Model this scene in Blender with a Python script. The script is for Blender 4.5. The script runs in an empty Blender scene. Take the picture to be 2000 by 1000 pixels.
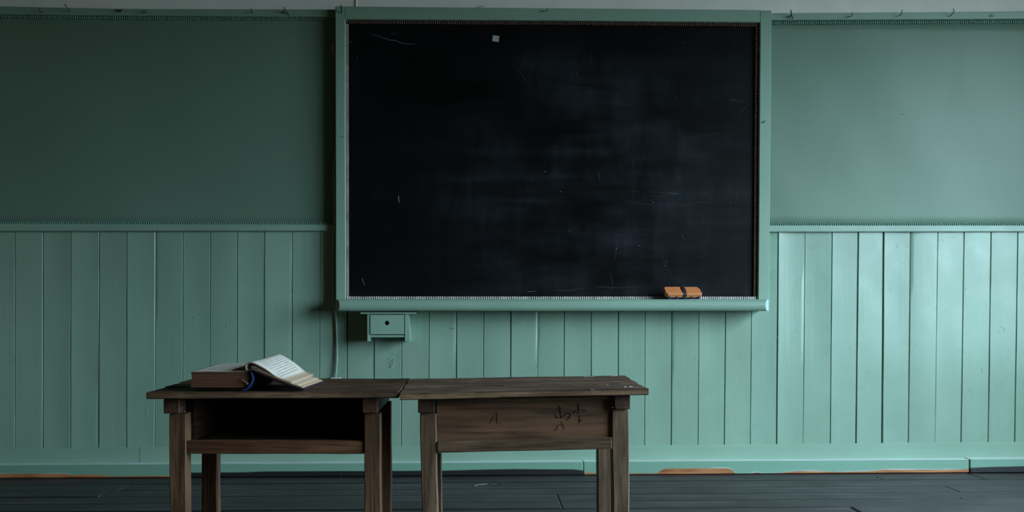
import bpy, math, random
from mathutils import Vector, Matrix, Euler
random.seed(11)
sc = bpy.context.scene
COL = sc.collection
R = math.radians

# ---------------------------------------------------------------- camera
F = 1955.0; CX, CY = 1000.0, 600.0
CAM = Vector((0, 0, 0.80)); YAW = R(-2.0)
cd = bpy.data.cameras.new('camera'); co = bpy.data.objects.new('camera', cd); COL.objects.link(co)
co.location = CAM; co.rotation_euler = (R(90), 0, YAW)
cd.sensor_width = 36; cd.lens = F / 2000 * 36; cd.shift_y = (CY - 500) / 2000; cd.clip_start = .02
sc.camera = co
RM = Euler((R(90), 0, YAW)).to_matrix()

# ---------------------------------------------------------------- sky, window light, exposure
w = bpy.data.worlds.new('sky'); sc.world = w; w.use_nodes = True
bg = w.node_tree.nodes['Background']
# overcast sky, three times brighter overhead than at the horizon
wn = w.node_tree; wt = wn.nodes.new('ShaderNodeTexCoord'); wx = wn.nodes.new('ShaderNodeSeparateXYZ'); wm = wn.nodes.new('ShaderNodeMapRange')
wn.links.new(wt.outputs['Generated'], wx.inputs[0]); wn.links.new(wx.outputs['Z'], wm.inputs[0])
wm.inputs['From Min'].default_value = 0; wm.inputs['From Max'].default_value = 1; wm.inputs['To Min'].default_value = 3.6; wm.inputs['To Max'].default_value = 10.8
wn.links.new(wm.outputs[0], bg.inputs[1]); bg.inputs[0].default_value = (0.63, 0.83, 1.0, 1)
vs = sc.view_settings
sc.display_settings.display_device = 'sRGB'
vs.view_transform = 'Standard'; vs.look = 'None'; vs.gamma = 1; vs.use_curve_mapping = False
vs.exposure = 2.15
sc.cycles.use_denoising = True
sc.cycles.max_bounces = 10; sc.cycles.diffuse_bounces = 6; sc.cycles.transparent_max_bounces = 12
sc.cycles.caustics_reflective = False; sc.cycles.caustics_refractive = False
XR, XL, YB, ZC = 3.45, -4.3, -3.4, 3.05        # room
WINS = [(0.0, 3.7, 0.55, 2.58)]     # windows in the right wall: y0, y1, z0, z1
for (a, b, c, d) in WINS:
    ld = bpy.data.lights.new('sky_portal', 'AREA'); ld.shape = 'RECTANGLE'
    ld.size = b - a; ld.size_y = d - c; ld.cycles.is_portal = True
    lo = bpy.data.objects.new('sky_portal', ld); COL.objects.link(lo)
    lo.matrix_world = Matrix.Translation((XR + .13, (a + b) / 2, (c + d) / 2)) @ Matrix(((0, 0, 1, 0), (-1, 0, 0, 0), (0, -1, 0, 0), (0, 0, 0, 1)))

# ---------------------------------------------------------------- helpers
def at(px, py, y):
    """point of the depth plane y that the photograph shows at px, py"""
    d = RM @ Vector(((px - CX) / F, -(py - CY) / F, -1)); return CAM + d * (y / d.y)
def atz(px, py, z):
    d = RM @ Vector(((px - CX) / F, -(py - CY) / F, -1)); return CAM + d * ((z - CAM.z) / d.z)

class MB:
    def __init__(s): s.v = []; s.f = []; s.smooth = []
    def loft(s, rings, closed=True, caps=True, smooth=False):
        b = len(s.v); n = len(rings[0])
        for r in rings: s.v += [tuple(p) for p in r]
        for i in range(len(rings) - 1):
            for j in range(n if closed else n - 1):
                k = (j + 1) % n
                s.f.append((b + i*n + j, b + i*n + k, b + (i+1)*n + k, b + (i+1)*n + j)); s.smooth.append(smooth)
        if caps and closed:
            s.f.append(tuple(b + j for j in range(n))[::-1]); s.smooth.append(False)
            m = b + (len(rings) - 1) * n
            s.f.append(tuple(m + j for j in range(n))); s.smooth.append(False)
        return s
    def box(s, x0, x1, y0, y1, z0, z1, ch=0.0):
        if x0 > x1: x0, x1 = x1, x0
        if y0 > y1: y0, y1 = y1, y0
        if z0 > z1: z0, z1 = z1, z0
        if ch <= 0:
            return s.loft([[(x0,y0,z),(x1,y0,z),(x1,y1,z),(x0,y1,z)] for z in (z0, z1)])
        c = min(ch, (x1-x0)*.45, (y1-y0)*.45, (z1-z0)*.45)
        rs = []
        for z, e in ((z0, c), (z0 + c, 0), (z1 - c, 0), (z1, c)):
            X0, X1, Y0, Y1 = x0 + e, x1 - e, y0 + e, y1 - e; k = c * (1 if e == 0 else .5)
            rs.append([(X0+k,Y0,z),(X1-k,Y0,z),(X1,Y0+k,z),(X1,Y1-k,z),(X1-k,Y1,z),(X0+k,Y1,z),(X0,Y1-k,z),(X0,Y0+k,z)])
        return s.loft(rs)
    def tube(s, pts, r, n=8, caps=True):
        pts = [Vector(p) for p in pts]; rs = r if isinstance(r, (list, tuple)) else [r] * len(pts)
        rings = []; u = None
        for i, p in enumerate(pts):
            t = (pts[min(i+1, len(pts)-1)] - pts[max(i-1, 0)]).normalized()
            if u is None: u = t.orthogonal().normalized()
            u = (u - t * u.dot(t)).normalized(); v = t.cross(u)
            rings.append([p + (u * math.cos(a) + v * math.sin(a)) * rs[i] for a in (2*math.pi*k/n for k in range(n))])
        return s.loft(rings, caps=caps, smooth=True)
    def build(s, name, mat, parent=None, **props):
        me = bpy.data.meshes.new(name); me.from_pydata(s.v, [], s.f)
        me.polygons.foreach_set('use_smooth', s.smooth); me.update()
        me.validate()
        import bmesh
        bm = bmesh.new(); bm.from_mesh(me); bmesh.ops.recalc_face_normals(bm, faces=bm.faces); bm.to_mesh(me); bm.free()
        if mat: me.materials.append(mat)
        o = bpy.data.objects.new(name, me); COL.objects.link(o)
        if parent: o.parent = parent
        for k, v in props.items(): o[k] = v
        return o

def empty(name, **props):
    o = bpy.data.objects.new(name, None); COL.objects.link(o); o.empty_display_size = .05
    for k, v in props.items(): o[k] = v
    return o

def wob(seed, amp):
    r = random.Random(seed); ph = [(r.uniform(0, 6.3), r.uniform(2, 5) * (i + 1)) for i in range(3)]
    return lambda t: amp * sum(math.sin(p + f * t) / (i + 1) for i, (p, f) in enumerate(ph)) / 1.8

def rect8(a0, a1, b0, b1, c):
    return [(a0+c,b0),(a1-c,b0),(a1,b0+c),(a1,b1-c),(a1-c,b1),(a0+c,b1),(a0,b1-c),(a0,b0+c)]

def board(A, B, axis, name, mat, parent=None, ch=.0015, n=8, wo=.0006, seed=0, **props):
    """timber member; A, B = section rectangles (a0,a1,b0,b1) with the coordinate along axis first: (s, a0,a1,b0,b1)"""
    fs = [wob(seed * 7 + i, wo) for i in range(4)]
    rings = []; L = B[0] - A[0]; e = min(ch, abs(L) * .2) * (1 if L > 0 else -1)
    st = [0] + [i / n for i in range(n + 1)] + [1]
    for i, t in enumerate(st):
        s_ = A[0] + L * t; end = i in (0, len(st) - 1)
        if i == 1: s_ += e
        if i == len(st) - 2: s_ -= e
        q = [A[k] + (B[k] - A[k]) * t + fs[k-1](t * 3) for k in range(1, 5)]
        k = ch * .8 if end else 0
        ring = rect8(q[0] + k, q[1] - k, q[2] + k, q[3] - k, ch * (.6 if end else 1))
        if axis == 'x': rings.append([(s_, b, c) for b, c in ring])
        if axis == 'y': rings.append([(b, s_, c) for b, c in ring])
        if axis == 'z': rings.append([(b, c, s_) for b, c in ring])
    return MB().loft(rings).build(name, mat, parent, **props)

# ---------------------------------------------------------------- materials
def mat(name):
    m = bpy.data.materials.new(name); m.use_nodes = True
    nt = m.node_tree; return m, nt, nt.nodes['Principled BSDF']
def N(nt, t, **kw):
    n = nt.nodes.new(t)
    for k, v in kw.items():
        if k.startswith('i_'): n.inputs[k[2:].replace('_', ' ')].default_value = v
        else: setattr(n, k, v)
    return n
def L(nt, a, b): nt.links.new(a, b)
def coords(nt, scale, kind='Object'):
    tc = N(nt, 'ShaderNodeTexCoord'); mp = N(nt, 'ShaderNodeMapping'); mp.inputs['Scale'].default_value = scale
    L(nt, tc.outputs[kind], mp.inputs[0]); return mp.outputs[0]
def noise(nt, scale, s=1.0, detail=6, rough=.55, kind='Object', dist=0.0):
    n = N(nt, 'ShaderNodeTexNoise'); n.inputs['Scale'].default_value = s; n.inputs['Detail'].default_value = detail
    n.inputs['Roughness'].default_value = rough; n.inputs['Distortion'].default_value = dist
    L(nt, coords(nt, scale, kind), n.inputs['Vector']); return n.outputs['Fac']
def ramp(nt, fac, stops):
    r = N(nt, 'ShaderNodeValToRGB'); cr = r.color_ramp
    while len(cr.elements) < len(stops): cr.elements.new(.5)
    for e, (p, c) in zip(cr.elements, stops):
        e.position = p; e.color = (c, c, c, 1) if isinstance(c, (int, float)) else (*c, 1)
    L(nt, fac, r.inputs[0]); return r.outputs[0]
def mix(nt, fac, a, b, mode='MIX'):
    m = N(nt, 'ShaderNodeMix', data_type='RGBA', blend_type=mode)
    for sock, v in ((m.inputs[0], fac), (m.inputs[6], a), (m.inputs[7], b)):
        if hasattr(v, 'is_output'): L(nt, v, sock)
        elif isinstance(v, (int, float)): sock.default_value = v
        else: sock.default_value = (*v, 1)
    return m.outputs[2]
def math_(nt, op, a, b=0.0):
    m = N(nt, 'ShaderNodeMath', operation=op)
    for s, v in ((m.inputs[0], a), (m.inputs[1], b)):
        if hasattr(v, 'is_output'): L(nt, v, s)
        else: s.default_value = v
    return m.outputs[0]
def bump(nt, bsdf, h, strength, dist=.002, prev=None):
    b = N(nt, 'ShaderNodeBump'); b.inputs['Strength'].default_value = strength; b.inputs['Distance'].default_value = dist
    L(nt, h, b.inputs['Height'])
    if prev: L(nt, prev, b.inputs['Normal'])
    L(nt, b.outputs[0], bsdf.inputs['Normal']); return b.outputs[0]

GREEN = (0.265, 0.398, 0.302)
def paint(name, base=GREEN, grain=(60, 60, 2.2), rough=.36, gb=.25, spots=True, vary=.12):
    m, nt, b = mat(name)
    n1 = noise(nt, (1.2, 1.2, .8), 1.5, 4)
    c = mix(nt, ramp(nt, n1, [(.3, 0), (.7, 1)]), tuple(x * (1 - vary) for x in base), tuple(min(1, x * (1 + vary * .7)) for x in base))
    g = noise(nt, grain, 1.0, 5, .6)
    c = mix(nt, ramp(nt, g, [(.35, 0), (.75, .35)]), c, tuple(x * .8 for x in base))
    if spots:
        v = N(nt, 'ShaderNodeTexVoronoi'); v.inputs['Scale'].default_value = 4.5
        L(nt, coords(nt, (1.6, 1, 1)), v.inputs['Vector'])
        k = ramp(nt, v.outputs['Distance'], [(.012, 1), (.03, 0)])
        c = mix(nt, math_(nt, 'MULTIPLY', k, .55), c, (.06, .09, .06))
    oi = N(nt, 'ShaderNodeObjectInfo')
    c = mix(nt, math_(nt, 'MULTIPLY', oi.outputs['Random'], .16), c, (.17, .33, .26))
    L(nt, c, b.inputs['Base Color'])
    b.inputs['Roughness'].default_value = rough
    r = noise(nt, (3, 3, 3), 2, 3); L(nt, ramp(nt, r, [(.3, rough - .06), (.7, rough + .08)]), b.inputs['Roughness'])
    p = bump(nt, b, g, gb, .0012)
    kn = noise(nt, (9, 9, 5), 1.0, 3, .5); p = bump(nt, b, kn, .2, .004, p)
    return m
PAINT_PLANK = paint('green_paint_on_planks', rough=.30, gb=.35)
PAINT_X = paint('green_paint_on_rails', grain=(2.2, 60, 60), rough=.38)
PAINT_Z = paint('green_paint_on_stiles', grain=(60, 60, 2.2), rough=.38)
PAINT_BOX = paint('green_paint_on_box', grain=(30, 30, 30), rough=.4, gb=.1, spots=False)

def panel_paint():
    m, nt, b = mat('green_paint_on_canvas')
    n1 = noise(nt, (.9, .9, .9), 1.3, 4)
    c = mix(nt, n1, tuple(x * .88 for x in (.150, .235, .172)), (.168, .262, .192))
    weave = noise(nt, (40, 40, 260), 1, 4, .6)
    c = mix(nt, ramp(nt, weave, [(.3, 0), (.7, .25)]), c, (.13, .21, .16))
    L(nt, c, b.inputs['Base Color'])
    L(nt, ramp(nt, n1, [(.3, .44), (.7, .52)]), b.inputs['Roughness'])
    b.inputs['Specular IOR Level'].default_value = .4
    p = bump(nt, b, weave, .22, .0008)
    bump(nt, b, noise(nt, (3.2, 3.2, 2.2), 1, 3, .5), .5, .012, p)
    return m
PANEL = panel_paint()

def skirting(name, profile, amp, white=True, black=False):
    """paint worn off along the floor; profile = [(pixel column, worn height in photo pixels)]"""
    m, nt, b = mat(name)
    tc = N(nt, 'ShaderNodeTexCoord'); sp = N(nt, 'ShaderNodeSeparateXYZ'); L(nt, tc.outputs['Object'], sp.inputs[0])
    n1 = noise(nt, (3.0, 1, 6), 1.0, 8, .62); n2 = noise(nt, (1.3, 1, 1), 1, 2)
    edge = math_(nt, 'ADD', math_(nt, 'MULTIPLY', math_(nt, 'SUBTRACT', n1, .5), amp), math_(nt, 'MULTIPLY', math_(nt, 'SUBTRACT', n2, .5), amp * 1.6))
    xs_ = [at(p, 920, 4.758).x for p, _ in profile]; a_, b_ = xs_[0], xs_[-1]
    mr = N(nt, 'ShaderNodeMapRange'); L(nt, sp.outputs['X'], mr.inputs[0]); mr.inputs['From Min'].default_value = a_; mr.inputs['From Max'].default_value = b_
    pr_ = ramp(nt, mr.outputs[0], [((x - a_) / (b_ - a_), hh * .00242 * 20) for x, (_, hh) in zip(xs_, profile)])
    h = math_(nt, 'SUBTRACT', sp.outputs['Z'], math_(nt, 'ADD', edge, math_(nt, 'MULTIPLY', pr_, .05)))
    k = ramp(nt, math_(nt, 'ADD', math_(nt, 'MULTIPLY', h, 220.0), .5), [(.0, 1), (1, 0)])
    g = noise(nt, (2.5, 50, 60), 1, 5)
    green = mix(nt, g, (.165, .32, .235), (.20, .37, .275))
    if black: lowc = mix(nt, g, (.006, .007, .007), (.02, .02, .02))
    else: lowc = mix(nt, ramp(nt, noise(nt, (4, 30, 40), 1, 6), [(.35, 0), (.65, 1)]), (.26, .07, .02), (.55, .25, .10))
    c = green
    if white:
        kk = ramp(nt, math_(nt, 'ADD', math_(nt, 'MULTIPLY', h, 120.0), .2), [(0, 1), (1, 0)])
        wm = ramp(nt, noise(nt, (1.6, 1, 8), 1, 5), [(.52, 0), (.6, 1)])
        c = mix(nt, math_(nt, 'MULTIPLY', kk, wm), c, (.62, .66, .68))
    c = mix(nt, k, c, lowc)
    L(nt, c, b.inputs['Base Color']); b.inputs['Roughness'].default_value = .45
    bump(nt, b, g, .25, .001)
    return m
SK_ORANGE = skirting('worn_orange_skirting', [(1140, 5), (1165, 3.5), (1185, 2), (1250, 2.5), (1284, 2), (1291, 8), (1300, 11.5), (1420, 11.5), (1431, 8), (1437, -.0), (1462, 0), (1480, 3), (1492, 0), (1525, 1.5), (1550, 4.5), (1580, 5), (1640, 2.5), (1700, 3.5), (1730, 6.5), (1800, 6), (1830, 5), (1890, 6.5)], .006)
SK_ORANGE_L = skirting('worn_brown_skirting', [(0, 9), (60, 9), (128, 8.5), (140, 5), (160, 7), (190, 6), (225, 2.5), (245, 2), (275, 3.5), (338, 3)], .007)
SK_BLACK = skirting('black_stained_skirting', [(340, 9.5), (480, 9.5), (520, 11), (870, 10), (1000, 12.5), (1120, 11.5), (1139, 9), (1894, 9.5), (1930, 11), (2000, 12.5)], .004, white=False, black=True)

def plain(name, col, rough=.6, metal=0.0, nscale=30, namp=.25, bstr=.15, grain=None, spec=.5):
    m, nt, b = mat(name)
    g = noise(nt, grain or (nscale,) * 3, 1, 5)
    L(nt, mix(nt, ramp(nt, g, [(.3, 0), (.7, 1)]), tuple(x * (1 - namp) for x in col), tuple(min(1, x * (1 + namp)) for x in col)), b.inputs['Base Color'])
    b.inputs['Roughness'].default_value = rough; b.inputs['Metallic'].default_value = metal
    b.inputs['Specular IOR Level'].default_value = spec
    bump(nt, b, g, bstr, .001); return m

def wood(name, dark, light, axis, rough=.62, worn=(.0, .0, .0), worn_amt=0.0, contrast=1.0, gs=1.0, spec=.35, edge=False):
    m, nt, b = mat(name)
    k = {'x': (1.5, 26, 26), 'y': (26, 1.5, 26), 'z': (26, 26, 1.5)}[axis]
    oi = N(nt, 'ShaderNodeObjectInfo'); tc = N(nt, 'ShaderNodeTexCoord')
    ad = N(nt, 'ShaderNodeVectorMath', operation='ADD'); L(nt, tc.outputs['Object'], ad.inputs[0])
    mu = N(nt, 'ShaderNodeVectorMath', operation='SCALE'); mu.inputs[0].default_value = (3.1, 5.7, 4.3); L(nt, oi.outputs['Random'], mu.inputs['Scale'])
    L(nt, mu.outputs[0], ad.inputs[1])
    def nz(sc_, s, d, r, di=0.0):
        mp = N(nt, 'ShaderNodeMapping'); mp.inputs['Scale'].default_value = tuple(q * gs for q in sc_); L(nt, ad.outputs[0], mp.inputs[0])
        n = N(nt, 'ShaderNodeTexNoise'); n.inputs['Scale'].default_value = s; n.inputs['Detail'].default_value = d
        n.inputs['Roughness'].default_value = r; n.inputs['Distortion'].default_value = di
        L(nt, mp.outputs[0], n.inputs['Vector']); return n.outputs['Fac']
    g1 = nz(k, 1.0, 7, .6, .6); g2 = nz(tuple(q * 7 for q in k), 1.0, 4, .6); g3 = nz((4, 4, 4), 1, 4, .55)
    c = mix(nt, ramp(nt, g1, [(.5 - .13 / contrast, 0), (.5 + .13 / contrast, 1)]), dark, light)
    c = mix(nt, ramp(nt, g2, [(.47, 0), (.64, .75)]), c, tuple(x * .45 for x in dark))
    c = mix(nt, ramp(nt, g3, [(.36, .6), (.58, 0)]), c, tuple(x * .6 for x in dark))
    if edge:        # dirt packed along both long edges
        sy = N(nt, 'ShaderNodeSeparateXYZ'); L(nt, tc.outputs['Generated'], sy.inputs[0])
        e1 = ramp(nt, math_(nt, 'ABSOLUTE', math_(nt, 'SUBTRACT', sy.outputs['Y'], .5)), [(.43, 0), (.47, .85)])
        c = mix(nt, e1, c, (.006, .007, .007))
    if worn_amt:
        wn = ramp(nt, nz(tuple(q * .8 for q in k), 1.3, 8, .7), [(.58, 0), (.68, worn_amt)])
        c = mix(nt, wn, c, worn)
    L(nt, c, b.inputs['Base Color'])
    L(nt, ramp(nt, g1, [(.2, rough - .1), (.8, rough + .08)]), b.inputs['Roughness'])
    b.inputs['Specular IOR Level'].default_value = spec
    p = bump(nt, b, g2, .35, .0008); bump(nt, b, g1, .35, .002, p)
    return m
W1_TOP = wood('dark_wood_tabletop', (0.0528, 0.0280, 0.0152), (0.1518, 0.0818, 0.0437), 'x', .66, (.20, .17, .14), .35, spec=.2)
W1_X = wood('brown_wood_rail', (0.1254, 0.0526, 0.0238), (0.2640, 0.1176, 0.0570), 'x')
W1_Y = wood('dark_wood_bearer', (0.0792, 0.0347, 0.0181), (0.1848, 0.0896, 0.0494), 'y')
W1_Z = wood('brown_wood_leg', (0.1122, 0.0538, 0.0266), (0.2772, 0.1434, 0.0741), 'z')
W2_TOP = wood('weathered_grey_tabletop', (0.0726, 0.0414, 0.0247), (0.2508, 0.1590, 0.0997), 'x', .66, (.36, .33, .29), .6, 1.6, spec=.25)
W2_X = wood('grey_brown_wood_rail', (0.0924, 0.0515, 0.0294), (0.2178, 0.1288, 0.0741), 'x')
W2_P = wood('brown_wood_panel', (.095, .046, .022), (.36, .185, .095), 'x', .65, contrast=1.15, gs=.38)
W2_Y = wood('dark_wood_block', (0.0594, 0.0314, 0.0199), (0.1584, 0.0896, 0.0570), 'y')
W2_Z = wood('grey_brown_wood_leg', (0.1320, 0.0784, 0.0446), (0.2772, 0.1736, 0.1045), 'z')
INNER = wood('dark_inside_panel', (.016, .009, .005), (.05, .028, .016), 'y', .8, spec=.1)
W1_EDGE = wood('brown_top_edge', (.09, .05, .028), (.30, .18, .108), 'x', .7, (.26, .20, .15), .5, spec=.2)
W2_EDGE = wood('pale_brown_top_edge', (.20, .11, .058), (.60, .38, .22), 'x', .7, (.42, .36, .29), .6, spec=.2)
FLOORM = wood('dark_grey_floor_plank', (.034, .028, .030), (.080, .070, .072), 'x', .58, (.2, .2, .2), .2, gs=.7, spec=.32, edge=True)
PLASTER = plain('off_white_plaster', (.90, .86, .80), .85, nscale=6, namp=.05)
BACKING = plain('dark_backing', (.015, .02, .016), .9)
IRON = plain('rusty_iron', (.025, .017, .013), .6, .3, 80)
STRIP_GREEN = plain('green_beading', (.15, .30, .235), .5, nscale=60, namp=.15)
STRIP_BROWN = plain('brown_beading', (.10, .045, .03), .6, nscale=60)
STRIP_DUSTY = plain('chalk_dusted_beading', (.62, .58, .55), .8, nscale=40, namp=.35)
ROOMWALL = plain('tan_wood_boarding', (.34, .21, .10), .6, grain=(20, 20, 2), namp=.2)
CEILM = plain('old_ceiling_boards', (.14, .12, .10), .8, grain=(3, 14, 14))
GROUND = plain('outside_ground', (.05, .05, .035), .9, nscale=2)

# ---------------------------------------------------------------- levels of the far wall
YW = 4.820      # face of planks and panels
FRAME_Y = 4.748; BOARD_Y = 4.779; LEDGE_Y = 4.652; SK_Y = 4.758
XR_, XL_ = XR, XL
def zat(py, y, px=1000): return at(px, py, y).z
def xat(px, y): return at(px, 600, y).x
Z_PLTOP = zat(20, YW)

wall = MB()
wall.box(XL, XR, YW + .022, YW + .12, -.08, 2.16)
wall_o = wall.build('wall_back', BACKING, kind='structure')
pl = MB(); pl.box(XL, XR, YW + .004, YW + .1199, 2.14, ZC)
pl.build('plaster', PLASTER, wall_o, label='off-white plaster above the green rail')
# upper canvas panels left and right of the board
def panel(x0, x1, z0, z1, seed):
    nx, nz = 40, 16; f1, f2 = wob(seed, .0022), wob(seed + 3, .0018); m = MB(); rings = []
    for i in range(nz + 1):
        t = i / nz; z = z0 + (z1 - z0) * t
        rings.append([(x0 + (x1 - x0) * j / nx, YW + f1(j / nx * 4 + t) + f2(t * 3 + j / nx * 2), z) for j in range(nx + 1)] +
                     [(x1, YW + .021, z), (x0, YW + .021, z)])
    return m.loft(rings, smooth=True).build('wall_panel', PANEL, wall_o)
panel(XL, xat(640, YW) + .14, zat(445, YW), zat(26, YW), 3)
panel(xat(1515, YW) - .14, XR, zat(445, YW), zat(28, YW), 8)

# tongue and groove planks
tops = [29, 84, 138.7, 194, 248, 303, 357, 411, 464, 517, 571, 625, 679, 732, 785.3, 839, 892.3, 945.5, 998.5, 1051, 1103, 1155.5,
        1208.5, 1261, 1313.5, 1366.5, 1419, 1469.5, 1520, 1572.7, 1625.5, 1676.5, 1726, 1779, 1832, 1883, 1935.7, 1988]
bots = [29, 83.4, 138, 192.8, 247.6, 301.8, 356, 409.5, 462.5, 516, 570, 623.3, 677.5, 730.5, 783.2, 837, 890.5, 943.5, 996.5, 1049.4, 1101, 1154,
        1207, 1259, 1311, 1363.3, 1414.6, 1465.4, 1516.7, 1568.5, 1621.5, 1671.7, 1722.8, 1774.3, 1826, 1876.8, 1930, 1981.7]
heavy = {84: 1.1, 194: .9, 679: 1.1, 892.3: 1.1, 998.5: 1.2, 1103: .9, 1208.5: 1.3, 1313.5: 1.5, 1419: 1.1, 1520: 1.1, 1676.5: 1.4, 1726: 2.4, 1779: 1.4, 1883: .8, 1935.7: 1.3, 1988: 1.3, 785.3: .9}
PZ0, PZ1 = zat(878, YW), zat(446, YW)
jt = [(xat(a, YW), xat(b, YW), heavy.get(a, .45) * .00247) for a, b in zip(tops, bots)]
while jt[0][0] > XL + .15: jt.insert(0, (jt[0][0] - .1325, jt[0][1] - .1325, .0012))
while jt[-1][0] < XR - .15: jt.append((jt[-1][0] + .129, jt[-1][1] + .129, .0012))
jt = [(XL, XL, 0)] + jt + [(XR, XR, 0)]
rp = random.Random(5)
for i in range(len(jt) - 1):
    (ta, ba, ga), (tb, bb, gb_) = jt[i], jt[i + 1]
    tilt = rp.uniform(-.0024, .0024); cup = rp.uniform(-.0020, .0020); off = rp.uniform(-.0008, .0012); sk = rp.uniform(-.0008, .0008)
    fa, fb = wob(i * 3, .0005), wob(i * 3 + 100, .0008); rings = []
    for k in range(9):
        t = k / 8; z = PZ0 + (PZ1 - PZ0) * t
        x0 = ba + (ta - ba) * t + ga / 2 + fa(t * 3); x1 = bb + (tb - bb) * t - gb_ / 2 + (fa(t * 3 + 1)) * .3
        W_ = x1 - x0; c = .0022; ring = [(x0, YW + .020, z), (x0, YW + .004 + off, z)]
        for u in (0, .12, .35, .5, .65, .88, 1):
            xx = x0 + c + (W_ - 2 * c) * u
            ring.append((xx, YW + off + tilt * (u - .5) * 2 + cup * (1 - (2 * u - 1) ** 2) + sk * (t - .5) * 2 + fb(t * 2 + u), z))
        ring += [(x1, YW + .004 + off, z), (x1, YW + .020, z)]
        rings.append(ring)
    o = MB().loft(rings).build('plank', PAINT_PLANK, wall_o)
    for p in o.data.polygons: p.use_smooth = len(p.vertices) == 4
    try: o.data.set_sharp_from_angle(angle=R(35))
    except Exception: pass

# ---------------------------------------------------------------- beading strips
def teeth_x(name, m, x0, x1, zf, y0, y1, h, pitch=.0104, lean=0.0, parent=None, base=True, **pr):
    """row of small upright teeth running along x; zf(x) gives the lower edge"""
    b = MB(); n = int((x1 - x0) / pitch); wd = pitch * .56
    for i in range(n):
        x = x0 + (i + .5) * pitch; z = zf(x)
        b.loft([[(x - wd/2 + lean*q, y1, zz), (x - wd/2 + lean*q, y0 + .001, zz), (x - wd/4 + lean*q, y0, zz), (x + wd/4 + lean*q, y0, zz), (x + wd/2 + lean*q, y0 + .001, zz), (x + wd/2 + lean*q, y1, zz)]
                for q, zz in ((0, z), (1, z + h))])
    if base:
        k = 12; b.loft([[(x0 + (x1-x0)*i/k, y1, zf(x0 + (x1-x0)*i/k)), (x0 + (x1-x0)*i/k, y1, zf(x0 + (x1-x0)*i/k) + h), (x0 + (x1-x0)*i/k, y1 + .003, zf(x0 + (x1-x0)*i/k) + h), (x0 + (x1-x0)*i/k, y1 + .003, zf(x0 + (x1-x0)*i/k))] for i in range(k + 1)])
    return b.build(name, m, parent, kind='stuff', **pr)
def lin(pts, y):
    """piecewise height from photograph points at depth y"""
    q = sorted((at(px, py, y).x, at(px, py, y).z) for px, py in pts)
    def f(x):
        if x <= q[0][0]: a, b = q[0], q[1]
        elif x >= q[-1][0]: a, b = q[-2], q[-1]
        else:
            for a, b in zip(q, q[1:]):
                if a[0] <= x <= b[0]: break
        return a[1] + (b[1] - a[1]) * (x - a[0]) / (b[0] - a[0]) if a[0] <= x <= b[0] or x > q[-1][0] else (a[1] + (b[1]-a[1]) * max(-.15, (x - a[0]) / (b[0] - a[0])))
    return f
def rail(name, x0, x1, zlo, zhi, y0, y1, m, parent=None, ch=.003, n=24, **pr):
    rings = []
    for i in range(n + 1):
        x = x0 + (x1 - x0) * i / n; a, b = zlo(x), zhi(x)
        rings.append([(x, p, q) for p, q in rect8(y0, y1, a, b, ch)])
    return MB().loft(rings).build(name, m, parent, **pr)

XFL, XFR = xat(655, FRAME_Y) , xat(1504, FRAME_Y)
# picture rails
yr = 4.796
t1 = rail('trim_1', XL, XFL + .002, lin([(0, 28), (250, 30.5), (500, 32.5), (655, 32.5)], yr), lin([(0, 12), (125, 15), (250, 17), (500, 18), (655, 18)], yr), yr, YW + .021, PAINT_X, kind='structure')
teeth_x('beading', STRIP_GREEN, XL, XFL, lin([(0, 35), (250, 38), (500, 39.5), (655, 39.5)], YW - .006), YW - .009, YW - .004, .0145, parent=t1)
t2 = rail('trim_2', XFR - .002, XR, lin([(1505, 39), (1600, 39), (2000, 37)], yr), lin([(1505, 25.5), (1600, 25), (1800, 24), (2000, 22)], yr), yr, YW + .021, PAINT_X, kind='structure')
teeth_x('beading', STRIP_GREEN, XFR, XR, lin([(1505, 47.5), (1600, 47.5), (2000, 45.5)], YW - .006), YW - .009, YW - .004, .0145, parent=t2)
# chair rails
yc = 4.800
t3 = rail('trim_3', XL, XFL + .002, lin([(0, 451.5), (650, 451)], yc), lin([(0, 437), (650, 438.5)], yc), yc, YW + .021, PAINT_X, kind='structure')
teeth_x('beading', STRIP_GREEN, XL, XFL, lin([(0, 437.5), (650, 439)], YW - .012), YW - .018, YW - .006, .011, lean=.003, parent=t3)
t4 = rail('trim_4', XFR - .002, XR, lin([(1505, 453), (2000, 452.5)], yc), lin([(1505, 440), (2000, 440)], yc), yc, YW + .021, PAINT_X, kind='structure')
teeth_x('beading', STRIP_GREEN, XFR, XR, lin([(1505, 441), (2000, 441)], YW - .012), YW - .018, YW - .006, .013, lean=-.003, parent=t4)

# ---------------------------------------------------------------- baseboard: upper board and four skirting boards
ya = 4.814
top_l = lin([(0, 876), (300, 874), (700, 873), (1100, 872), (1311, 870.5), (1600, 867.5), (2000, 864)], ya)
xa = at(273, 880, ya).x
bb = empty('baseboard_back', kind='structure')
rail('upper_board', XL, xa - .001, lambda x: .02, top_l, ya, YW + .021, PAINT_X, bb, ch=.002)
rail('upper_board', xa + .001, XR, lambda x: .02, lambda x: top_l(x) + .002, ya - .001, YW + .021, PAINT_X, bb, ch=.002)
CAPM = plain('pale_skirting_top', (.58, .66, .62), .7, grain=(4, 30, 30), namp=.15)  # paler strip along the top of the skirting boards
def sk(x0, x1, m, h, y=SK_Y, **pr):
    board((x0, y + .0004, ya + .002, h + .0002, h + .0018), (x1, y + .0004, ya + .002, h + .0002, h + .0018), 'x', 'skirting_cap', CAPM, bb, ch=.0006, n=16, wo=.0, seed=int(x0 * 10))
    return board((x0, y, ya + .004, 0.0, h), (x1, y, ya + .004, 0.0, h), 'x', 'skirting_board', m, bb, ch=.003, n=16, wo=.0004, seed=int(x0 * 10), **pr)
s1, s2, s3 = xat(338, SK_Y), xat(1139, SK_Y), xat(1894, SK_Y)
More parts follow.
